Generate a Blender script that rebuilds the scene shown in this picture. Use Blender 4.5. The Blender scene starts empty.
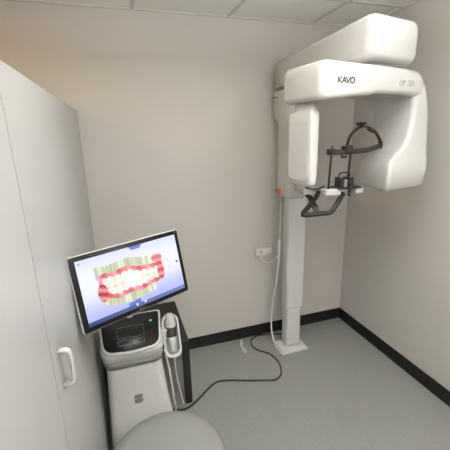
import bpy, bmesh, math, random
from mathutils import Vector, Matrix
random.seed(4)
PI = math.pi
S = bpy.context.scene
C = S.collection

# ------------------------------------------------------------------ materials
def new_mat(name):
    m = bpy.data.materials.new(name); m.use_nodes = True
    return m, m.node_tree.nodes, m.node_tree.links, m.node_tree.nodes['Principled BSDF']

def mat(name, col, rough=0.5, metal=0.0, noise=0.0, nscale=8.0, bump=0.0, bscale=200.0, coat=0.0, emit=None, estr=0.0, spec=0.5):
    m, N, L, p = new_mat(name)
    p.inputs['Base Color'].default_value = (*col, 1)
    p.inputs['Roughness'].default_value = rough
    p.inputs['Metallic'].default_value = metal
    p.inputs['Coat Weight'].default_value = coat
    p.inputs['Coat Roughness'].default_value = 0.08
    p.inputs['Specular IOR Level'].default_value = spec
    tc = N.new('ShaderNodeTexCoord')
    if noise:
        n = N.new('ShaderNodeTexNoise'); n.inputs['Scale'].default_value = nscale; n.inputs['Detail'].default_value = 4
        r = N.new('ShaderNodeMix'); r.data_type = 'RGBA'
        r.inputs['A'].default_value = (*[c * (1 - noise) for c in col], 1)
        r.inputs['B'].default_value = (*[min(1, c * (1 + noise)) for c in col], 1)
        L.new(tc.outputs['Object'], n.inputs['Vector']); L.new(n.outputs['Fac'], r.inputs['Factor'])
        L.new(r.outputs['Result'], p.inputs['Base Color'])
    if bump:
        n = N.new('ShaderNodeTexNoise'); n.inputs['Scale'].default_value = bscale; n.inputs['Detail'].default_value = 3
        b = N.new('ShaderNodeBump'); b.inputs['Strength'].default_value = bump; b.inputs['Distance'].default_value = 0.002
        L.new(tc.outputs['Object'], n.inputs['Vector']); L.new(n.outputs['Fac'], b.inputs['Height']); L.new(b.outputs['Normal'], p.inputs['Normal'])
    if emit:
        p.inputs['Emission Color'].default_value = (*emit, 1); p.inputs['Emission Strength'].default_value = estr
    return m

M = {}
M['wall'] = mat('wall_paint', (0.535, 0.508, 0.472), 0.7, noise=0.03, nscale=3, bump=0.25, bscale=160)
M['ceil'] = mat('ceiling_tile', (0.88, 0.88, 0.85), 0.9, noise=0.04, nscale=60, bump=0.4, bscale=220)
M['tbar'] = mat('ceiling_grid', (0.62, 0.62, 0.60), 0.5, noise=0.02)
M['base'] = mat('black_vinyl_base', (0.006, 0.006, 0.005), 0.55, noise=0.1)
M['white'] = mat('white_enamel', (0.50, 0.50, 0.488), 0.24, noise=0.01, coat=0.3)
M['white2'] = mat('white_enamel_soft', (0.57, 0.57, 0.55), 0.4, noise=0.01)
M['panelgrey'] = mat('pale_grey_plastic', (0.49, 0.49, 0.49), 0.45, noise=0.01)
M['black'] = mat('black_plastic', (0.012, 0.011, 0.009), 0.45, noise=0.1)
M['blackmetal'] = mat('black_powder_coat', (0.012, 0.011, 0.008), 0.6, noise=0.12, bump=0.15, bscale=500)
M['gloss'] = mat('glossy_black_glass', (0.006, 0.006, 0.007), 0.3, noise=0.05)
M['silver'] = mat('satin_silver', (0.27, 0.27, 0.265), 0.4, metal=0.2, noise=0.03)
M['darkgrey'] = mat('dark_grey_rubber', (0.035, 0.035, 0.035), 0.6, noise=0.1)
M['midgrey'] = mat('mid_grey_print', (0.16, 0.16, 0.16), 0.5, noise=0.02)
M['lightprint'] = mat('light_grey_print', (0.22, 0.22, 0.22), 0.6, noise=0.02)
M['red'] = mat('red_orange_plastic', (0.50, 0.09, 0.03), 0.45, noise=0.05)
M['cab'] = mat('white_laminate', (0.44, 0.44, 0.432), 0.36, noise=0.015, nscale=2, coat=0.0)
M['handle'] = mat('cream_plastic', (0.55, 0.55, 0.53), 0.35, noise=0.01)
M['leather'] = mat('grey_vinyl_upholstery', (0.225, 0.225, 0.215), 0.42, noise=0.04, nscale=20, bump=0.3, bscale=300)
M['cablew'] = mat('white_cable', (0.7, 0.69, 0.66), 0.5, noise=0.02)
M['cableb'] = mat('black_cable', (0.008, 0.008, 0.008), 0.5, noise=0.05)
M['chrome'] = mat('brushed_steel', (0.5, 0.5, 0.49), 0.3, metal=0.9, noise=0.04)
M['clearp'] = mat('smoky_clear_plastic', (0.50, 0.50, 0.50), 0.2, noise=0.03)
M['led'] = mat('green_led', (0.02, 0.6, 0.15), 0.4, noise=0.02, emit=(0.05, 1.0, 0.3), estr=.5)
M['lamp'] = mat('lamp_diffuser', (0.9, 0.9, 0.88), 0.5, noise=0.01, emit=(1.0, 0.96, 0.88), estr=3)
M['lampw'] = mat('warm_lamp_diffuser', (0.9, 0.8, 0.6), 0.5, noise=0.01, emit=(1.0, 0.72, 0.38), estr=6)

# floor: speckled sheet vinyl
m, N, L, p = new_mat('speckled_vinyl'); M['floor'] = m
tc = N.new('ShaderNodeTexCoord')
v = N.new('ShaderNodeTexVoronoi'); v.inputs['Scale'].default_value = 170
n = N.new('ShaderNodeTexNoise'); n.inputs['Scale'].default_value = 60; n.inputs['Detail'].default_value = 5
cr = N.new('ShaderNodeValToRGB')
cr.color_ramp.elements[0].position = 0.0; cr.color_ramp.elements[0].color = (0.215, 0.215, 0.205, 1)
cr.color_ramp.elements[1].position = 1.0; cr.color_ramp.elements[1].color = (0.27, 0.27, 0.258, 1)
mx = N.new('ShaderNodeMix'); mx.data_type = 'FLOAT'; mx.inputs['Factor'].default_value = 0.5
L.new(tc.outputs['Object'], v.inputs['Vector']); L.new(tc.outputs['Object'], n.inputs['Vector'])
sp = N.new('ShaderNodeSeparateColor'); L.new(v.outputs['Color'], sp.inputs['Color'])
L.new(sp.outputs['Red'], mx.inputs['A']); L.new(n.outputs['Fac'], mx.inputs['B'])
L.new(mx.outputs['Result'], cr.inputs['Fac']); L.new(cr.outputs['Color'], p.inputs['Base Color'])
p.inputs['Roughness'].default_value = 0.42

# ------------------------------------------------------------------ mesh helpers
def obj(name, bm, material, parent=None, bevel=0.0, seg=3, smooth=True, subsurf=0, angle=35):
    me = bpy.data.meshes.new(name)
    bmesh.ops.recalc_face_normals(bm, faces=bm.faces)
    bm.to_mesh(me); bm.free()
    o = bpy.data.objects.new(name, me); C.objects.link(o)
    mats = material if isinstance(material, (list, tuple)) else [material]
    for q in mats: me.materials.append(q)
    if smooth:
        for f in me.polygons: f.use_smooth = True
    if bevel:
        b = o.modifiers.new('bevel', 'BEVEL'); b.width = bevel; b.segments = seg; b.limit_method = 'ANGLE'; b.angle_limit = math.radians(angle)
        w = o.modifiers.new('wn', 'WEIGHTED_NORMAL'); w.keep_sharp = False
    if subsurf:
        s = o.modifiers.new('sub', 'SUBSURF'); s.levels = subsurf; s.render_levels = subsurf
    if parent: o.parent = parent
    return o

def struct(name, bm, material, smooth=False, **k):
    o = obj(name, bm, material, smooth=smooth, **k); o['kind'] = 'structure'; return o

def thing(name, label, cat, loc=(0, 0, 0), group=None):
    o = bpy.data.objects.new(name, None); C.objects.link(o); o.empty_display_size = 0.1
    o.location = loc; o['label'] = label; o['category'] = cat
    if group: o['group'] = group
    return o

def tag(o, label, cat, group=None):
    o['label'] = label; o['category'] = cat
    if group: o['group'] = group
    return o

def box(bm, x0, x1, y0, y1, z0, z1, mtx=None):
    vs = [bm.verts.new((x, y, z)) for z in (z0, z1) for y in (y0, y1) for x in (x0, x1)]
    for f in ((0, 2, 3, 1), (4, 5, 7, 6), (0, 1, 5, 4), (2, 6, 7, 3), (0, 4, 6, 2), (1, 3, 7, 5)):
        bm.faces.new([vs[i] for i in f])
    if mtx:
        for q in vs: q.co = mtx @ q.co
    return bm

def B(x0, x1, y0, y1, z0, z1, mtx=None): return box(bmesh.new(), x0, x1, y0, y1, z0, z1, mtx)

def hexa(pts):
    """8 points: bottom ring 4 then top ring 4"""
    bm = bmesh.new(); vs = [bm.verts.new(q) for q in pts]
    for f in ((3, 2, 1, 0), (4, 5, 6, 7), (0, 1, 5, 4), (1, 2, 6, 5), (2, 3, 7, 6), (3, 0, 4, 7)):
        bm.faces.new([vs[i] for i in f])
    return bm

def loft(rings, cap=True):
    bm = bmesh.new(); R = [[bm.verts.new(q) for q in r] for r in rings]; n = len(R[0])
    for a, b in zip(R, R[1:]):
        for i in range(n): bm.faces.new((a[i], a[(i + 1) % n], b[(i + 1) % n], b[i]))
    if cap:
        bm.faces.new(R[0][::-1]); bm.faces.new(R[-1])
    return bm

def smooth_path(pts, n=8):
    P = [Vector(q) for q in pts]; out = []
    for i in range(len(P) - 1):
        p0 = P[max(i - 1, 0)]; p1 = P[i]; p2 = P[i + 1]; p3 = P[min(i + 2, len(P) - 1)]
        for k in range(n):
            t = k / n
            out.append(0.5 * ((2 * p1) + (p2 - p0) * t + (2 * p0 - 5 * p1 + 4 * p2 - p3) * t * t + (3 * p1 - p0 - 3 * p2 + p3) * t ** 3))
    out.append(P[-1]); return out

def sweep(path, prof, up=Vector((0, 0, 1)), closed=False, bm=None):
    """sweep 2-D profile (list of (a,b)) along a path; a along side, b along up"""
    bm = bm or bmesh.new(); P = [Vector(q) for q in path]; rings = []; n = len(P); prev = None
    for i, q in enumerate(P):
        if closed: t = P[(i + 1) % n] - P[i - 1]
        else: t = P[min(i + 1, n - 1)] - P[max(i - 1, 0)]
        t.normalize()
        u = up if prev is None else prev
        s = t.cross(u)
        if s.length < 1e-4: s = t.cross(Vector((1, 0, 0)))
        s.normalize(); u2 = s.cross(t).normalized(); prev = u2 if up is None or abs(t.dot(up)) > 0.95 else None
        rings.append([bm.verts.new(q + s * a + u2 * b) for a, b in prof])
    m_ = len(prof); rr = list(zip(rings, rings[1:])) + ([(rings[-1], rings[0])] if closed else [])
    for a, b in rr:
        for i in range(m_): bm.faces.new((a[i], a[(i + 1) % m_], b[(i + 1) % m_], b[i]))
    if not closed:
        bm.faces.new(rings[0][::-1]); bm.faces.new(rings[-1])
    return bm

def circ(r, n=10): return [(r * math.cos(2 * PI * i / n), r * math.sin(2 * PI * i / n)) for i in range(n)]

def tube(pts, r, n=8, sm=8, bm=None, closed=False):
    """parallel transported tube"""
    bm = bm or bmesh.new(); P = smooth_path(pts, sm) if sm else [Vector(q) for q in pts]
    rings = []; nn = len(P); u = None
    for i, q in enumerate(P):
        t = (P[min(i + 1, nn - 1)] - P[max(i - 1, 0)]).normalized()
        if u is None: u = t.orthogonal().normalized()
        u = (u - t * u.dot(t)).normalized(); s = t.cross(u)
        rings.append([bm.verts.new(q + u * (r * math.cos(2 * PI * k / n)) + s * (r * math.sin(2 * PI * k / n))) for k in range(n)])
    for a, b in zip(rings, rings[1:]):
        for k in range(n): bm.faces.new((a[k], a[(k + 1) % n], b[(k + 1) % n], b[k]))
    bm.faces.new(rings[0][::-1]); bm.faces.new(rings[-1])
    return bm

def lathe(prof, n=32, mtx=None):
    bm = bmesh.new(); rings = []
    for r, z in prof: rings.append([bm.verts.new((r * math.cos(2 * PI * k / n), r * math.sin(2 * PI * k / n), z)) for k in range(n)])
    for a, b in zip(rings, rings[1:]):
        for k in range(n): bm.faces.new((a[k], a[(k + 1) % n], b[(k + 1) % n], b[k]))
    bm.faces.new(rings[0][::-1]); bm.faces.new(rings[-1])
    if mtx:
        for q in bm.verts: q.co = mtx @ q.co
    return bm

def prism(pts, d0, d1, mtx, bm=None):
    """polygon in local (x,y), extruded local z d0..d1, mapped by mtx"""
    bm = bm or bmesh.new()
    a = [bm.verts.new(mtx @ Vector((x, y, d0))) for x, y in pts]; b = [bm.verts.new(mtx @ Vector((x, y, d1))) for x, y in pts]
    n = len(pts)
    for i in range(n): bm.faces.new((a[i], a[(i + 1) % n], b[(i + 1) % n], b[i]))
    bm.faces.new(a[::-1]); bm.faces.new(b)
    return bm

def rrect(x0, x1, y0, y1, r, n=5):
    out = []
    for cx, cy, a in ((x1 - r, y1 - r, 0), (x0 + r, y1 - r, 90), (x0 + r, y0 + r, 180), (x1 - r, y0 + r, 270)):
        for k in range(n + 1):
            t = math.radians(a + 90 * k / n); out.append((cx + r * math.cos(t), cy + r * math.sin(t)))
    return out

def frame(origin, xdir, ydir):
    x = Vector(xdir).normalized(); y = Vector(ydir); y = (y - x * y.dot(x)).normalized(); z = x.cross(y)
    m_ = Matrix((x, y, z)).transposed().to_4x4(); m_.translation = Vector(origin); return m_

def strokes(lines, w, mtx, d0=0.0, d1=0.0006):
    bm = bmesh.new()
    for ln in lines:
        for (x0, y0), (x1, y1) in zip(ln, ln[1:]):
            t = Vector((x1 - x0, y1 - y0)); l = t.length
            if l < 1e-6: continue
            t /= l; nx, ny = -t.y * w / 2, t.x * w / 2; ex, ey = t.x * w * 0.3, t.y * w * 0.3
            prism([(x0 - ex - nx, y0 - ey - ny), (x1 + ex - nx, y1 + ey - ny), (x1 + ex + nx, y1 + ey + ny), (x0 - ex + nx, y0 - ey + ny)], d0, d1, mtx, bm)
    return bm

def oval(cx, cy, rx, ry, n=20, a0=0, a1=360):
    return [(cx + rx * math.cos(math.radians(a0 + (a1 - a0) * i / n)), cy + ry * math.sin(math.radians(a0 + (a1 - a0) * i / n))) for i in range(n + 1)]

# ------------------------------------------------------------------ room
XR, YB, ZC, XL, YF = 1.833, 2.345, 2.44, -2.6, -2.4
struct('floor', B(XL, XR, YF, YB, -0.08, 0), M['floor'])
struct('ceiling', B(XL, XR, YF, YB, ZC, ZC + 0.08), M['ceil'])
struct('wall_back', B(XL - 0.1, XR + 0.1, YB, YB + 0.1, -0.08, ZC + 0.08), M['wall'])
struct('wall_right', B(XR, XR + 0.1, YF, YB, -0.08, ZC + 0.08), M['wall'])
struct('wall_left', B(XL - 0.1, XL, YF, YB, -0.08, ZC + 0.08), M['wall'])
bm = B(XL - 0.1, -0.6, YF - 0.1, YF, -0.08, ZC + 0.08); box(bm, 1.4, XR + 0.1, YF - 0.1, YF, -0.08, ZC + 0.08); box(bm, -0.6, 1.4, YF - 0.1, YF, 2.2, ZC + 0.08); box(bm, -0.6, 1.4, YF - 0.1, YF, -0.08, 0)
struct('wall_front', bm, M['wall'])
def base_prof(): return None
struct('baseboard_back', B(-0.19, XR, YB - 0.007, YB, 0, 0.102), M['base'], bevel=0.002, seg=2)
struct('baseboard_right', B(XR - 0.007, XR, YF, YB - 0.007, 0, 0.102), M['base'], bevel=0.002, seg=2)
k = 1
bm = bmesh.new()
for i in range(-5, 4):
    x = 0.175 + 0.618 * i
    if XL < x < XR: box(bm, x - 0.012, x + 0.012, YF, YB, ZC - 0.004, ZC)
for j in range(0, 5):
    y = YB - 0.42 - 1.22 * j
    if YF < y < YB: box(bm, XL, XR, y - 0.012, y + 0.012, ZC - 0.0035, ZC)
struct('trim_1', bm, M['tbar'])
bm = B(XL, XR, YB - 0.018, YB, ZC - 0.006, ZC); box(bm, XR - 0.018, XR, YF, YB - 0.018, ZC - 0.006, ZC)
struct('trim_2', bm, M['tbar'])

# ------------------------------------------------------------------ tall cabinet on the left
CX = -0.211
cab = thing('tall_cabinet', 'tall white laminate cabinet with flat sliding fronts along the left side', 'cabinet', (-0.52, 0.9, 0))
def L_(o):    # keep world placement under a moved parent
    o.matrix_parent_inverse = Matrix.Translation(o.parent.location).inverted(); return o
L_(obj('body', B(-0.83, CX - 0.02, -0.55, YB - 0.004, 0.0, 1.862), M['cab'], cab, bevel=0.002, seg=2))
L_(obj('door', B(CX - 0.0195, CX, -0.54, 0.8185, 0.06, 1.860), M['cab'], cab, smooth=False))
d2 = L_(obj('door', B(CX - 0.0195, CX, 0.822, YB - 0.005, 0.06, 1.860), M['cab'], cab, smooth=False))
hp = [(CX - 0.002, 0.89, 1.138), (CX + 0.020, 0.89, 1.138), (CX + 0.027, 0.89, 1.132), (CX + 0.030, 0.89, 1.12), (CX + 0.030, 0.89, 1.048), (CX + 0.027, 0.89, 1.036), (CX + 0.020, 0.89, 1.030), (CX - 0.002, 0.89, 1.030)]
h = obj('handle', sweep(hp, rrect(-0.0045, 0.0045, -0.009, 0.009, 0.004, 3), up=Vector((0, 1, 0))), M['handle'], d2)
h.matrix_parent_inverse = Matrix.Translation(cab.location).inverted()
h.matrix_parent_inverse = Matrix.Identity(4)

# ------------------------------------------------------------------ dental x-ray machine
XM = thing('panoramic_xray_machine', 'tall white floor-standing dental x-ray machine with overhead arm and black head support', 'x-ray machine', (1.2, 2.1, 0))
def P(name, bm, material, parent=None, **k):
    o = obj(name, bm, material, parent or XM, **k)
    if parent is None: o.matrix_parent_inverse = Matrix.Translation(XM.location).inverted()
    return o
P('base_plate', B(1.090, 1.305, 2.02, 2.19, 0.0, 0.014), M['white2'], bevel=0.004)
P('lower_column', B(1.138, 1.270, 2.085, 2.17, 0.014, 0.38), M['white2'], bevel=0.02, seg=4)
P('column', B(1.132, 1.282, 2.075, 2.175, 0.35, 1.32), M['white2'], bevel=0.022, seg=4)
# carriage (moves on column)
car = P('carriage', loft([[(x, y, z) for x, y in rrect(1.11 - e, 1.262 + e * .3, 2.06 + g, 2.25 + e * 2, 0.03, 5)] for z, e, g in
        ((1.238, -0.012, 0.015), (1.247, -0.002, 0.003), (1.265, 0, 0), (1.76, 0, 0), (1.80, 0.018, -0.02), (1.94, 0.02, -0.03), (1.97, 0.02, -0.03))]), M['white'])
P('front_cover', prism(rrect(1.135, 1.245, 1.34, 1.79, 0.03), 0, 0.008, frame((0, 2.06, 0), (1, 0, 0), (0, 0, 1))), M['panelgrey'], car, bevel=0.005).matrix_parent_inverse = Matrix.Identity(4)
eb = P('emergency_button', lathe([(0.024, 0), (0.024, 0.006), (0.017, 0.007), (0.019, 0.018), (0.016, 0.022), (0.006, 0.024)], 20, frame((1.108, 2.185, 1.278), (0, -1, 0), (0, 0, 1))), M['red'])
eb['label'] = 'red orange emergency button'
# overhead arm
def ring(y, x0, x1, z0, z1, r):      # the front end is cut slightly askew, its right side set back
    k_ = max(0, min(1, (1.75 - y) / .4))
    return [(x, y + k_ * .12 * (x - 1.07), z - k_ * .04 * (x - 1.07)) for x, z in rrect(x0, x1, z0, z1, r, 5)]
arm = P('overhead_arm', loft([ring(2.24, 1.095, 1.33, 1.99, 2.142, 0.015), ring(2.225, 1.085, 1.335, 1.988, 2.152, 0.015), ring(2.05, 1.078, 1.338, 1.988, 2.156, 0.02),
      ring(1.75, 1.072, 1.348, 1.988, 2.163, 0.025), ring(1.45, 1.070, 1.362, 1.990, 2.174, 0.028), ring(1.345, 1.072, 1.366, 1.992, 2.178, 0.03), ring(1.312, 1.077, 1.363, 1.996, 2.175, 0.033),
      ring(1.297, 1.088, 1.356, 2.004, 2.166, 0.035), ring(1.290, 1.105, 1.343, 2.016, 2.152, 0.035)]), M['white'])
P('arm_lower_cover', B(1.14, 1.325, 1.36, 1.62, 1.978, 1.991), M['white'], bevel=0.004)
# rotating unit, built in its own axes then turned 8 degrees about the pivot
PV = Vector((1.15, 1.45, 0)); RT = Matrix.Translation(PV) @ Matrix.Rotation(math.radians(8.5), 4, 'Z')
P('rotation_hub', lathe([(0.10, 1.96), (0.10, 1.980), (0.085, 1.982), (0.085, 1.99)], 40, Matrix.Translation((1.185, 1.46, 0))), M['black'])
def yring(x, y0, y1, z0, z1, r): return [RT @ Vector((x, y, z)) for y, z in rrect(y0, y1, z0, z1, r, 5)]
Y0, Y1 = -0.135, 0.135
beam = P('rotating_beam', loft([yring(-0.352, Y0 + .022, Y1 - .02, 1.845, 1.952, 0.025), yring(-0.347, Y0 + .010, Y1 - .008, 1.832, 1.967, 0.028), yring(-0.338, Y0 + .003, Y1 - .001, 1.826, 1.977, 0.026), yring(-0.318, Y0, Y1 + .002, 1.824, 1.980, 0.020),
        yring(-0.12, Y0, Y1, 1.844, 1.977, 0.02), yring(-0.06, Y0, Y1, 1.848, 1.977, 0.02), yring(-0.03, Y0, Y1, 1.856, 1.977, 0.02), yring(0.16, Y0, Y1, 1.856, 1.972, 0.02), yring(0.25, Y0, Y1, 1.846, 1.966, 0.03), yring(0.285, Y0 + .004, Y1 - .004, 1.84, 1.950, 0.03), yring(0.303, Y0 + .012, Y1 - .012, 1.84, 1.925, 0.03)]), M['white'])
# sensor head hanging below the left end
def zring(z, x0, x1, y0, y1, r): return [RT @ Vector((x, y, z)) for x, y in rrect(x0, x1, y0, y1, r, 4)]
sn = P('sensor_head', loft([zring(1.445, -.316, -.290, -.03, .075, .010), zring(1.448, -.320, -.284, -.045, .09, .012), zring(1.460, -.325, -.279, -.053, .110, .014), zring(1.50, -.327, -.277, -.056, .117, .014), zring(1.765, -.327, -.277, -.056, .117, .014), zring(1.783, -.325, -.279, -.053, .112, .014),
        zring(1.790, -.318, -.284, -.043, .08, .012), zring(1.86, -.318, -.284, -.043, .08, .012)]), M['white'])
so = P('sensor_panel', prism(rrect(-0.100, 0.036, 1.475, 1.745, 0.02), 0, 0.002, RT @ frame((-0.327, 0, 0), (0, -1, 0), (0, 0, 1))), M['panelgrey'], sn, bevel=0.001); so.matrix_parent_inverse = Matrix.Identity(4)
# tube head: profile in x/z swept through y; rear edge bows inward
def tubering(z, xi0, xi1, xo, y0, y1):
    # inner face front / rear x, outer x
    n = 5; pts = []
    quad = [(xo, y0), (xo, y1), (xi1, y1), (xi0, y0)]; r = 0.028
    for i, (x, y) in enumerate(quad):
        a = Vector(quad[i - 1]); b = Vector((x, y)); c = Vector(quad[(i + 1) % 4])
        d1 = (a - b).normalized() * r; d2_ = (c - b).normalized() * r
        for k in range(n + 1):
            t = k / n; q = (b + d1) * (1 - t) ** 2 + b * 2 * t * (1 - t) + (b + d2_) * t ** 2; pts.append(RT @ Vector((q.x, q.y, z)))
    return pts
TH = [(1.388, .12, .225, .33, -.10, .12), (1.394, .10, .21, .355, -.13, .15), (1.412, .086, .205, .372, -.148, .165), (1.50, .082, .212, .383, -.152, .155), (1.54, .09, .228, .385, -.148, .14), (1.575, .135, .245, .386, -.14, .13), (1.61, .195, .262, .386, -.136, .125),
      (1.66, .228, .272, .384, -.133, .12), (1.74, .246, .262, .378, -.131, .125), (1.80, .252, .235, .366, -.131, .13), (1.85, .250, .19, .350, -.130, .13), (1.90, .24, .17, .330, -.127, .125), (1.935, .22, .16, .300, -.120, .12), (1.950, .21, .16, .278, -.110, .11)]
P('tube_head', loft([tubering(*t) for t in TH]), M['white'])
# lettering on the beam front
fr = RT @ frame((0, Y0 - 0.0002, 0), (1, 0, 0), (0, 0, 1)); sgn = -1
fr = fr @ Matrix.Identity(4)
def text_at(lines, x, z, s, w, name, material, parent):
    mt = fr @ Matrix.Translation((x, z, 0))
    o = P(name, strokes([[(a * s, b * s) for a, b in ln] for ln in lines], w, mt, -0.0004, 0.0009), material, parent, smooth=False); o.matrix_parent_inverse = Matrix.Identity(4)
    return o
KV = [[(0, 0), (0, 1)], [(0.75, 1), (0.08, 0.45), (0.8, 0)], [(1.0, 0), (1.5, 1), (2.0, 0)], [(1.2, .33), (1.8, .33)], [(2.0, 1), (2.5, 0), (3.0, 1)], oval(3.65, .5, .55, .5)]
text_at(KV, -0.262, 1.893, 0.022, 0.0042, 'wordmark', M['black'], beam)
OP = [oval(.4, .5, .4, .5), [(1.1, 0), (1.1, 1)], oval(1.1, .74, .55, .26, 12, 90, -90), oval(2.65, .75, .38, .25, 12, 150, -90), oval(2.65, .26, .42, .26, 12, 90, -150), [(3.5, 0), (3.5, 1)], oval(3.5, .5, .65, .5, 14, 90, -90)]
text_at(OP, 0.117, 1.893, 0.0235, 0.0028, 'model_lettering', M['lightprint'], beam)

# patient support
P('support_bracket', hexa([(1.018, 1.70, 1.335), (1.108, 1.68, 1.335), (1.235, 2.065, 1.30), (1.165, 2.065, 1.30), (1.018, 1.70, 1.372), (1.108, 1.68, 1.372), (1.235, 2.065, 1.35), (1.165, 2.065, 1.35)]), M['white'], bevel=0.008)
P('release_lever', tube([(1.02, 1.68, 1.385), (1.07, 1.67, 1.372), (1.10, 1.66, 1.378), (1.125, 1.65, 1.392)], 0.0045), M['black'])
hp = [(1.098, 1.665, 1.355), (1.07, 1.64, 1.335), (0.905, 1.508, 1.281), (0.898, 1.50, 1.276), (0.912, 1.495, 1.273), (1.045, 1.48, 1.276), (1.062, 1.481, 1.281), (1.075, 1.483, 1.293), (1.142, 1.498, 1.372)]
P('hand_grip', tube(hp, 0.0135, 10, 0), M['blackmetal'])
P('grip_strut', sweep([(1.045, 1.71, 1.34), (1.055, 1.68, 1.32), (0.985, 1.50, 1.284)], rrect(-0.017, 0.017, -0.006, 0.006, 0.004, 2)), M['blackmetal'])
P('chin_support_arm', B(1.018, 1.112, 1.475, 1.53, 1.367, 1.402), M['white'], bevel=0.007)
P('chin_support_arm', B(1.203, 1.252, 1.475, 1.53, 1.368, 1.402), M['white'], bevel=0.007)
pl = P('chin_rest_plate', B(1.085, 1.235, 1.465, 1.545, 1.398, 1.408), M['black'], bevel=0.003)
bm = bmesh.new(); box(bm, 1.103, 1.125, 1.47, 1.53, 1.408, 1.458); box(bm, 1.152, 1.182, 1.47, 1.53, 1.408, 1.458); box(bm, 1.12, 1.16, 1.505, 1.53, 1.408, 1.450); box(bm, 1.148, 1.162, 1.462, 1.475, 1.36, 1.43)
cr_ = P('chin_rest', bm, M['black'], bevel=0.004)
P('bite_post', B(1.128, 1.149, 1.478, 1.50, 1.408, 1.448), M['silver'], bevel=0.003)
P('chin_loop', tube([(1.108, 1.50, 1.455), (1.110, 1.50, 1.474), (1.125, 1.50, 1.482), (1.155, 1.50, 1.482), (1.172, 1.50, 1.472), (1.174, 1.50, 1.455)], 0.0042), M['black'])
P('support_rod', tube([(1.046, 1.50, 1.395), (1.056, 1.50, 1.625)], 0.0055, sm=0), M['blackmetal'])
P('support_rod', tube([(1.165, 1.50, 1.44), (1.173, 1.50, 1.625)], 0.0055, sm=0), M['blackmetal'])
bp = [(1.045, 1.50, 1.592), (1.07, 1.475, 1.592), (1.12, 1.462, 1.592), (1.18, 1.458, 1.594), (1.25, 1.465, 1.598), (1.32, 1.485, 1.608), (1.372, 1.51, 1.616)]
band = P('head_band', sweep(smooth_path(bp, 6), rrect(-0.004, 0.004, -0.013, 0.013, 0.003, 2)), M['blackmetal'])
bm = bmesh.new(); box(bm, 1.035, 1.070, 1.48, 1.52, 1.578, 1.608); P('rod_clamp', bm, M['black'], bevel=0.005)
bm = bmesh.new(); box(bm, 1.108, 1.150, 1.452, 1.50, 1.586, 1.622); P('band_clamp', bm, M['black'], bevel=0.006)
P('clamp_knob', lathe([(0.012, -0.012), (0.015, -0.010), (0.015, 0.006), (0.012, 0.008)], 20, Matrix.Translation((1.10, 1.46, 1.575))), M['black'])
ap = [(1.128, 1.475, 1.60), (1.134, 1.478, 1.640), (1.158, 1.485, 1.680), (1.20, 1.49, 1.708), (1.25, 1.495, 1.715), (1.30, 1.50, 1.698), (1.338, 1.505, 1.668), (1.360, 1.508, 1.640), (1.370, 1.51, 1.612)]
P('head_arch', sweep(smooth_path(ap, 6), rrect(-0.0045, 0.0045, -0.010, 0.010, 0.003, 2), up=Vector((0, 1, 0))), M['blackmetal'])
P('band_end', B(1.357, 1.377, 1.502, 1.52, 1.598, 1.636), M['black'], bevel=0.003)
P('arch_pad', B(1.268, 1.312, 1.487, 1.513, 1.688, 1.700, Matrix.Translation((1.29, 1.5, 1.694)) @ Matrix.Rotation(math.radians(28), 4, 'Y') @ Matrix.Translation((-1.29, -1.5, -1.694))), M['black'], bevel=0.004)
P('height_knob', lathe([(0.012, -0.014), (0.012, -0.004), (0.026, -0.003), (0.027, 0.008), (0.023, 0.011)], 24, Matrix.Translation((1.215, 1.49, 1.726))), M['black'])
P('indicator_light', B(1.012, 1.045, 2.10, 2.13, 1.915, 1.921), M['midgrey'], bevel=0.001)

# ------------------------------------------------------------------ service box, cables, clip
ob = thing('wall_outlet_box', 'small white cable box on the wall left of the machine column', 'outlet box', (1.035, YB, 0.77))
o = obj('cover', B(-0.058, 0.085, -0.022, 0, -0.030, 0.028), M['cablew'], ob, bevel=0.004)
o = obj('socket', prism(rrect(-0.015, 0.015, -0.012, 0.012, 0.004, 3), 0, 0.003, frame((-0.012, -0.021, 0), (1, 0, 0), (0, 0, 1))), M['panelgrey'], ob)
tag(obj('cable_coupler', tube([(1.122, 2.20, 0.74), (1.124, 2.20, 0.90)], 0.011, 10, 0), M['cablew'], bevel=0.003), 'white inline cable coupler clipped beside the column at mid height', 'coupler')
tag(obj('column_cable', tube([(1.131, 2.21, 1.295), (1.130, 2.205, 1.10), (1.126, 2.20, 0.95), (1.124, 2.20, 0.89)], 0.0045), M['cablew']), 'thin white cable hanging straight down from under the machine carriage', 'cable')
tag(obj('floor_cable', tube([(1.122, 2.20, 0.745), (1.115, 2.22, 0.55), (1.099, 2.25, 0.363), (1.086, 2.25, 0.16), (1.078, 2.20, 0.05), (1.076, 2.14, 0.012), (1.078, 2.06, 0.007), (1.083, 2.012, 0.007)], 0.0065), M['cablew']), 'white cable dropping from the coupler to the floor beside the base plate', 'cable')
tag(obj('looped_wire', tube([(1.118, 2.215, 0.76), (1.08, 2.27, 0.69), (1.02, 2.30, 0.71), (1.015, 2.31, 0.73), (1.06, 2.315, 0.745), (1.115, 2.22, 0.80)], 0.0035), M['cablew']), 'thin white wire looping from the wall box to the coupler', 'wire')
clip = thing('floor_bracket', 'small clear grey bracket standing on the floor against the back baseboard', 'bracket', (0.815, 2.20, 0))
obj('foot', B(-0.014, 0.014, -0.055, 0.055, 0.0, 0.004), M['clearp'], clip, bevel=0.001)
obj('upright', hexa([(-0.012, 0.04, 0.004), (0.012, 0.04, 0.004), (0.012, 0.046, 0.004), (-0.012, 0.046, 0.004), (-0.012, 0.05, 0.05), (0.012, 0.05, 0.05), (0.012, 0.056, 0.05), (-0.012, 0.056, 0.05)]), M['clearp'], clip, bevel=0.001)
z = 0.006
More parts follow.
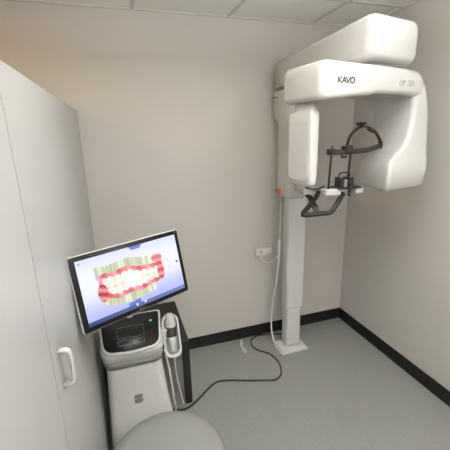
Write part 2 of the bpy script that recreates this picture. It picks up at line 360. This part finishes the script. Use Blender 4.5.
FP = [(0.10, 1.80), (0.175, 1.765), (0.25, 1.745), (0.336, 1.792), (0.472, 1.895), (0.555, 1.904), (0.694, 1.855), (0.831, 1.808), (0.90, 1.79), (0.965, 1.828), (1.006, 1.941), (0.987, 2.061), (0.918, 2.139), (0.895, 2.21), (0.92, 2.285), (0.985, 2.322), (1.06, 2.315), (1.168, 2.284), (1.21, 2.26)]
tag(obj('power_cord', tube([(a, b, z) for a, b in FP], 0.0058, 8, 6), M['cableb']), 'black power cord lying in a loop across the grey floor', 'power cord')

# ------------------------------------------------------------------ low black table behind the scanner cart
TB = thing('low_table', 'low black table standing against the wall behind the scanner cart', 'table', (0.06, 2.05, 0))
obj('tabletop', B(-0.265, 0.243, -0.262, 0.272, 0.405, 0.468), M['blackmetal'], TB, bevel=0.003)
for x, y in ((-0.265, -0.262), (0.200, -0.262), (-0.265, 0.229), (0.200, 0.229)):
    obj('leg', B(x, x + 0.043, y, y + 0.043, 0, 0.405), M['blackmetal'], TB, bevel=0.003)

# ------------------------------------------------------------------ scanner cart
CT = thing('scanner_cart', 'white intraoral scanner cart with tilted touch screen and black control panel', 'scanner cart', (-0.02, 1.62, 0))
def K(name, bm, material, parent=None, **k):
    o = obj(name, bm, material, parent or CT, **k)
    if parent is None: o.matrix_parent_inverse = Matrix.Translation(CT.location).inverted()
    return o
# body lofted upwards: rings of rounded rects
def cr2(z, x0, x1, y0, y1, r): return [(x, y, z) for x, y in rrect(x0, x1, y0, y1, r, 5)]
body = K('body', loft([cr2(.075, -.178, .150, 1.485, 1.73, .04), cr2(.11, -.186, .158, 1.477, 1.735, .045), cr2(.25, -.180, .140, 1.498, 1.73, .045), cr2(.40, -.174, .126, 1.520, 1.73, .045), cr2(.52, -.170, .116, 1.540, 1.73, .045), cr2(.565, -.170, .114, 1.540, 1.73, .045)]), M['white2'])
K('base', loft([cr2(.035, -.17, .14, 1.50, 1.76, .05), cr2(.04, -.185, .155, 1.485, 1.775, .05), cr2(.07, -.188, .16, 1.48, 1.78, .05), cr2(.076, -.175, .15, 1.49, 1.77, .05)]), M['darkgrey'])
def wheel(x, y):
    bm = lathe([(0.006, -0.011), (0.021, -0.011), (0.0225, -0.008), (0.0225, 0.008), (0.021, 0.011), (0.006, 0.011)], 20, Matrix.Translation((x, y, 0.0225)) @ Matrix.Rotation(PI / 2, 4, 'Y'))
    return bm
for x, y in ((-.15, 1.51), (.12, 1.51), (-.15, 1.745), (.135, 1.74)): K('caster', wheel(x, y), M['black'])
K('collar_band', loft([cr2(.560, -.164, .108, 1.545, 1.73, .045), cr2(.563, -.175, .119, 1.528, 1.735, .048), cr2(.606, -.178, .122, 1.518, 1.74, .048), cr2(.608, -.168, .112, 1.53, 1.735, .045)]), M['silver'])
K('neck', loft([cr2(.606, -.175, .119, 1.520, 1.735, .048), cr2(.610, -.179, .123, 1.513, 1.74, .05), cr2(.650, -.182, .127, 1.500, 1.745, .052), cr2(.668, -.184, .129, 1.497, 1.748, .052)]), M['white2'])
# console head: tilted slab
CF = frame((-.028, 1.585, .715), (1, 0.0, 0.0), (0, math.cos(math.radians(20)), math.sin(math.radians(20))))
def con_out(e, rb, rf):      # back corners tight, sides drawn in towards a rounded front
    quad = [(.158 + e, .128 + e, rb), (-.158 - e, .128 + e, rb), (-.136 - e, -.098 - e, rf), (.136 + e, -.098 - e, rf)]; pts = []
    for i_ in range(4):
        x, y, r_ = quad[i_]; a_ = Vector(quad[i_ - 1][:2]); c_ = Vector(quad[(i_ + 1) % 4][:2]); b_ = Vector((x, y))
        p1 = b_ + (a_ - b_).normalized() * r_; p2 = b_ + (c_ - b_).normalized() * r_
        for k_ in range(8):
            t = k_ / 7; q = p1 * (1 - t) ** 2 + b_ * 2 * t * (1 - t) + p2 * t ** 2; pts.append((q.x, q.y))
        if i_ == 2:
            for k_ in (1, 2, 3, 4, 5): pts.append((p2.x + (quad[3][0] - rf - p2.x) * k_ / 6, p2.y - .007 * math.sin(PI * k_ / 6)))
    return pts
K('console', loft([[CF @ Vector((x, y, zz)) for x, y in con_out(e_, .02, .06)] for zz, e_ in ((-.075, -.02), (-.03, -.002), (-.008, .006), (0.0, .005), (0.002, .002))]), M['white2'])
con = K('control_panel', prism(con_out(-.005, .012, .055), 0.001, 0.0035, CF), M['gloss'])
def outl(x0, x1, y0, y1): return [(x0, y0), (x1, y0), (x1, y1), (x0, y1), (x0, y0)]
o = K('touchpad', strokes([outl(-.068, .064, -.022, .048), outl(-.066, -.008, -.062, -.036), outl(.004, .062, -.062, -.036)], 0.0017, CF, 0.0034, 0.0042), M['lightprint'], con, smooth=False)
o = K('power_light', prism(rrect(.098, .112, .058, .068, .003, 3), 0.0034, 0.0045, CF), M['led'], con, smooth=False)
# emblem of two half-rounded bars
mt = frame((-.026, 1.5145, .372), (1, 0, 0), (0, .155, 1))
EM = prism([(x, y) for x, y in [(-.020, .006), (.016, .006), (.021, .012), (.021, .018), (.016, .024), (-.010, .024), (-.019, .021), (-.023, .013)]], -0.006, 0.0035, mt)
prism([(x, y) for x, y in [(.020, -.002), (-.016, -.002), (-.021, -.008), (-.021, -.014), (-.016, -.020), (.010, -.020), (.019, -.017), (.023, -.009)]], -0.006, 0.0035, mt, EM)
o = K('emblem', EM, M['midgrey'], body, smooth=False)

# monitor
W, Hh = .499, .2965
a, b, r = .479, .226, 0.0
dv = Vector((math.cos(a), math.sin(a), 0)); nv = Vector((math.sin(a), -math.cos(a), 0)); up = Vector((0, 0, 1)) * math.cos(b) - nv * math.sin(b)
MO = frame((.0202, 1.337, 1.1335), dv, up)     # local x right, y up, z towards the viewer
def kid(o): return o
hs = K('monitor', prism(rrect(-W / 2, W / 2, -Hh / 2, Hh / 2, .008, 4), -.018, -.002, MO), M['white2'], bevel=.004)
hs['label'] = 'tilted touch screen monitor'
K('bezel', prism(rrect(-W / 2 + .003, W / 2 - .003, -Hh / 2 + .003, Hh / 2 - .003, .007, 4), -.004, 0.0, MO), M['gloss'], hs)
K('camera_dot', prism(oval(W / 2 - .013, Hh / 2 - .012, .003, .003, 12)[:-1], 0.0, .0006, MO), M['lightprint'], hs, smooth=False)
K('bezel_mark', strokes([outl(-.012, -.006, -Hh / 2 + .007, -Hh / 2 + .013), [(-.002, -Hh / 2 + .010), (.014, -Hh / 2 + .010)]], .0022, MO, 0.0, .0006), M['lightprint'], hs, smooth=False)
# screen picture: colour per vertex, computed
sx0, sx1, sy0, sy1 = -W / 2 + .024, W / 2 - .020, -Hh / 2 + .021, Hh / 2 - .021
NX, NY = 260, 150
def lerp(p_, q_, t): return tuple(p_[i] + (q_[i] - p_[i]) * t for i in range(3))
def ss(x, a_, b_):
    t = min(1, max(0, (x - a_) / (b_ - a_))); return t * t * (3 - 2 * t)
def hsh(i): return (math.sin(i * 127.1 + 3.3) * 43758.5453) % 1
def screen_col(u, v_):
    bg = lerp((.70, .72, .93), (.92, .93, 1.0), ss(v_, .05, .55)); bg = lerp(bg, (.80, .82, .96), ss(v_, .75, 1.0) * .6)
    c = bg
    wob = .012 * math.sin(u * 31 + 1) + .010 * math.sin(u * 17)
    topv = .83 - max(0, u - .5) * .32 + .012 * math.sin(u * 19); botv = .135 + 3.6 * max(0, .36 - u) ** 2 + 1.6 * max(0, u - .5) ** 2 + .02 * math.sin(u * 24)
    gu = .635 + .05 * math.sin((u - .14) * 9.0) * (1 if u > .45 else .6) + wob; gl = .31 + .8 * (u - .46) ** 2 + wob
    tooth = abs(math.sin((u - .16) * PI / .066)); gu2 = gu - .045 + .03 * tooth; gl2 = gl + .045 - .03 * tooth
    st = hsh(int(u * 70)) * .6 + hsh(int(u * 31) + 7) * .4
    green = lerp((.66, .70, .54), (.96, .97, .90), st)
    if .135 < u < .80:
        if gu < v_ < topv and u < .77: c = green
        if botv < v_ < gl and .16 < u < .68: c = green
    if .15 < u < .80:
        if gl - .05 < v_ < gu + .05:
            pk = lerp((.83, .33, .38), (.96, .68, .70), .5 + .35 * math.sin(u * 41 + v_ * 22) + .15 * math.sin(u * 90 - v_ * 30)); c = pk
        if gl2 < v_ < gu2 and .19 < u < .75:
            f = ((u - .16) / .066) % 1; d = abs(f - .5) * 2
            c = lerp((.97, .96, .93), (.88, .83, .76), d ** 3)
            mid = .46 - .04 * (u - .45)
            c = lerp(c, (.80, .72, .64), .7 * (1 - ss(abs(v_ - mid), .0, .018)))
            c = lerp(c, (1, 1, 1), .7 * (1 - ss(abs(u - .47), .02, .12)))
    if ((u - .175) / .045) ** 2 + ((v_ - .42) / .14) ** 2 < 1: c = lerp((.72, .20, .26), (.94, .60, .62), .5 + .5 * math.sin(v_ * 46 + u * 30))
    if ((u - .765) / .038) ** 2 + ((v_ - .47) / .16) ** 2 < 1: c = lerp((.80, .28, .33), (.95, .62, .64), .5 + .5 * math.sin(v_ * 50))
    if ((u - .745) / .06) ** 2 + ((v_ - .70) / .065) ** 2 < 1: c = lerp((.86, .42, .48), (.94, .62, .66), .5 + .5 * math.sin(v_ * 60))
    if abs(u - .55) < .055 + (v_ - .97) * .5 and v_ > .945: c = (.42, .46, .82)
    if abs(u - .44) < .06 and .065 < v_ < .125 + .2 * (u - .44): c = (.40, .44, .84)
    if v_ < .062: c = lerp((.22, .28, .48), (.42, .50, .72), u)
    if ((u - .455) / .011) ** 2 + ((v_ - .05) / .020) ** 2 < 1 or ((u - .54) / .011) ** 2 + ((v_ - .05) / .02) ** 2 < 1: c = (.95, .95, 1)
    for px_, py_, rr_ in ((.03, .95, .006), (.86, .60, .006), (.86, .49, .006), (.885, .56, .004), (.965, .52, .012)):
        if ((u - px_) / rr_) ** 2 + ((v_ - py_) / (rr_ * 1.7)) ** 2 < 1: c = (.25, .28, .5)
    return c
bm = bmesh.new(); vs = [[bm.verts.new(MO @ Vector((sx0 + (sx1 - sx0) * i / NX, sy0 + (sy1 - sy0) * j / NY, 0.0006))) for i in range(NX + 1)] for j in range(NY + 1)]
for j in range(NY):
    for i in range(NX): bm.faces.new((vs[j][i], vs[j][i + 1], vs[j + 1][i + 1], vs[j + 1][i]))
m, N, L, p = new_mat('display_picture')
at = N.new('ShaderNodeAttribute'); at.attribute_name = 'picture'
L.new(at.outputs['Color'], p.inputs['Emission Color']); p.inputs['Emission Strength'].default_value = 1.25
p.inputs['Base Color'].default_value = (.01, .01, .01, 1); p.inputs['Roughness'].default_value = .25
me = bpy.data.meshes.new('display'); bm.normal_update(); bm.to_mesh(me); bm.free(); me.materials.append(m)
ca = me.color_attributes.new('picture', 'FLOAT_COLOR', 'POINT')
def lin(x): return x ** 2.2
idx = 0
for j in range(NY + 1):
    for i in range(NX + 1):
        c = screen_col(i / NX, j / NY); ca.data[idx].color = (lin(c[0]), lin(c[1]), lin(c[2]), 1); idx += 1
o = bpy.data.objects.new('display', me); C.objects.link(o); o.parent = hs
# stand between console and screen
K('screen_stand', tube([(-.03, 1.70, .735), (-.025, 1.70, .88), (-.01, 1.58, 1.03), (.008, 1.42, 1.115), (.014, 1.358, 1.122)], .022, 12, 5), M['white2'])
# handset holder on the right of the console
HF = frame((.185, 1.600, .655), (1, 0.02, 0.03), (-.02, .10, 1))    # x right, y up, z towards the viewer
HF = frame((.177, 1.600, .662), (1, 0, 0.0), (-.03, .42, 1))
outer = rrect(-.046, .046, -.125, .105, .040, 7); inner = rrect(-.034, .034, -.106, .092, .030, 7)
def ringprism(o_, i_, d0, d1, mtx):
    bm = bmesh.new(); n_ = len(o_)
    A = [[bm.verts.new(mtx @ Vector((x, y, d))) for x, y in pts] for d, pts in ((d0, o_), (d1, o_), (d1, i_), (d0, i_))]
    for q_ in range(4):
        s_, t_ = A[q_], A[(q_ + 1) % 4]
        for k_ in range(n_): bm.faces.new((s_[k_], s_[(k_ + 1) % n_], t_[(k_ + 1) % n_], t_[k_]))
    return bm
hold = K('handset_holder', ringprism(outer, inner, -.02, .016, HF), M['white'], bevel=.004)
K('holder_back', prism(rrect(-.040, .040, -.118, .098, .038, 6), -.018, -.008, HF), M['panelgrey'], hold)
K('holder_bracket', B(.112, .160, 1.585, 1.625, .64, .70), M['white2'], bevel=.006)
HS = thing('scanner_handset', 'white intraoral scanner handset resting upright in the cart side holder', 'handset', tuple(HF.translation))
def HK(name, bm, material, **k):
    o = obj(name, bm, material, HS, **k); o.matrix_parent_inverse = Matrix.Translation(HS.location).inverted(); return o
def hring(y, w_, d_, zc=.012): return [HF @ Vector((w_ * math.cos(2 * PI * k_ / 20), y, zc + d_ * math.sin(2 * PI * k_ / 20))) for k_ in range(20)]
HK('grip', loft([hring(.028, .026, .022), hring(.04, .028, .024), hring(.075, .027, .025), hring(.10, .022, .022), hring(.112, .012, .014)]), M['white'])
HK('ring', loft([hring(-.014, .025, .020), hring(-.008, .028, .023), hring(.032, .029, .0235), hring(.038, .028, .0225)]), M['darkgrey'])
HK('tip_sleeve', loft([hring(-.090, .010, .008), hring(-.085, .015, .011), hring(-.04, .020, .016), hring(-.005, .024, .019)]), M['clearp'])
tag(obj('handset_cord', tube([(.178, 1.575, .545), (.185, 1.60, .50), (.195, 1.66, .36), (.215, 1.74, .20), (.235, 1.775, .06), (.24, 1.78, .018)], .0045), M['cablew']), 'white cord hanging from the handset holder to the floor', 'cord')
tag(obj('side_cord', tube([(.130, 1.56, .60), (.145, 1.575, .50), (.155, 1.58, .38), (.165, 1.60, .24), (.175, 1.64, .14), (.178, 1.70, .04), (.182, 1.74, .012)], .005), M['cablew']), 'white cord running down the right side of the cart body', 'cord')

# ------------------------------------------------------------------ stool in the foreground
ST = thing('round_stool', 'round grey vinyl stool in front of the scanner cart', 'stool', (.062, 1.04, 0))
def SP(name, bm, material, **k): return obj(name, bm, material, ST, **k)
R_ = .235
SP('seat', lathe([(.06, .415), (.18, .418), (.222, .43), (.234, .452), (.232, .476), (.215, .495), (.17, .506), (.09, .509), (.02, .5095)], 48), M['leather'])
SP('seat_plate', lathe([(.03, .395), (.09, .395), (.09, .414), (.03, .414)], 32), M['black'])
SP('gas_post', lathe([(.025, .08), (.025, .25), (.016, .252), (.016, .396)], 24), M['chrome'])
SP('hub', lathe([(.03, .055), (.036, .06), (.036, .10), (.03, .105)], 24), M['black'])
for i in range(5):
    t = 2 * PI * i / 5 + .3; c_, s_ = math.cos(t), math.sin(t)
    SP('leg', sweep([(.03 * c_, .03 * s_, .08), (.14 * c_, .14 * s_, .072), (.24 * c_, .24 * s_, .056)], rrect(-.014, .014, -.008, .008, .004, 2)), M['black'])
    SP('caster', lathe([(.006, -.014), (.021, -.014), (.0235, -.010), (.0235, .010), (.021, .014), (.006, .014)], 18, Matrix.Translation((.24 * c_, .24 * s_, .0235)) @ Matrix.Rotation(t, 4, 'Z') @ Matrix.Rotation(PI / 2, 4, 'X')), M['black'])

# ------------------------------------------------------------------ lights: ceiling panels out of frame
def panel(x, y, w_, d_, power, colr, label, name='ceiling_light', m_='lamp'):
    t = thing(name, label, 'ceiling light', (x, y, ZC))
    bm = B(-w_ / 2 - .03, w_ / 2 + .03, -d_ / 2 - .03, d_ / 2 + .03, -.012, -.004)
    obj('frame', bm, M['tbar'], t)
    obj('diffuser', B(-w_ / 2, w_ / 2, -d_ / 2, d_ / 2, -.014, -.0125), M[m_], t)
    l = bpy.data.lights.new('panel_light', 'AREA'); l.shape = 'RECTANGLE'; l.size = w_; l.size_y = d_; l.energy = power; l.color = colr
    lo = bpy.data.objects.new('panel_light', l); C.objects.link(lo); lo.location = (x, y, ZC - .02)
    return lo
panel(1.10, -0.25, .55, 1.15, 20, (1, .995, .975), 'recessed white ceiling light panel nearer the x-ray machine side')
panel(0.10, -1.05, .55, 1.15, 14, (1, .995, .975), 'recessed white ceiling light panel nearer the open doorway')
panel(-1.70, 1.25, .3, .3, 42, (1, .62, .22), 'warm ceiling light panel beyond the tall cabinet', m_='lampw')
# added out-of-frame fill, shaped as a hanging lamp, to brighten the ceiling
PT = thing('fill_lamp', 'long white hanging fill lamp added out of frame over the near half of the room', 'fill lamp', (.65, .72, 2.15))
obj('housing', B(-.6, .6, -.09, .09, -.02, .012), M['white'], PT, bevel=.005)
obj('diffuser', B(-.58, .58, -.075, .075, .0125, .016), M['lamp'], PT)
obj('diffuser', B(-.56, .56, -.065, .065, -.024, -.0205), M['lamp'], PT)
for x in (-.5, .5): obj('cord', tube([(x, 0, .012), (x, 0, .29)], .003, 6, 0), M['cablew'], PT)
l = bpy.data.lights.new('downlight', 'AREA'); l.shape = 'RECTANGLE'; l.size = 1.1; l.size_y = .12; l.energy = 5; l.color = (1, .995, .97)
lo = bpy.data.objects.new('downlight', l); C.objects.link(lo); lo.location = (.65, .72, 2.120)
l = bpy.data.lights.new('uplight', 'AREA'); l.shape = 'RECTANGLE'; l.size = 1.15; l.size_y = .15; l.energy = 62; l.color = (1, .995, .97)
lo = bpy.data.objects.new('uplight', l); C.objects.link(lo); lo.location = (.65, .72, 2.175); lo.rotation_euler = (PI, 0, 0)
l = bpy.data.lights.new('doorway_fill', 'AREA'); l.shape = 'RECTANGLE'; l.size = 1.9; l.size_y = 2.1; l.energy = 22; l.color = (1, .98, .95)  # unseen fill added outside the front opening to brighten the room
lo = bpy.data.objects.new('doorway_fill', l); C.objects.link(lo); lo.location = (.4, YF - .15, 1.12); lo.rotation_euler = (math.radians(90), 0, 0)
w = bpy.data.worlds.new('world'); S.world = w; w.use_nodes = True
w.node_tree.nodes['Background'].inputs['Color'].default_value = (.9, .95, 1, 1); w.node_tree.nodes['Background'].inputs['Strength'].default_value = .4

# ------------------------------------------------------------------ camera
RM = Matrix(((0.952096, 0.105276, -0.287107), (-0.304664, 0.245692, -0.920226), (-0.026338, 0.963614, 0.265996)))
cd = bpy.data.cameras.new('camera'); cam = bpy.data.objects.new('camera', cd); C.objects.link(cam)
cd.sensor_fit = 'HORIZONTAL'; cd.sensor_width = 36; cd.lens = 36 * 332 / 450; cd.clip_start = .02
mw = RM.to_4x4(); mw.translation = Vector((0, 0, 1.70)); cam.matrix_world = mw
S.camera = cam
S.view_settings.view_transform = 'Standard'; S.view_settings.look = 'None'; S.view_settings.gamma = 1; S.view_settings.exposure = -0.2
S.view_settings.use_curve_mapping = False
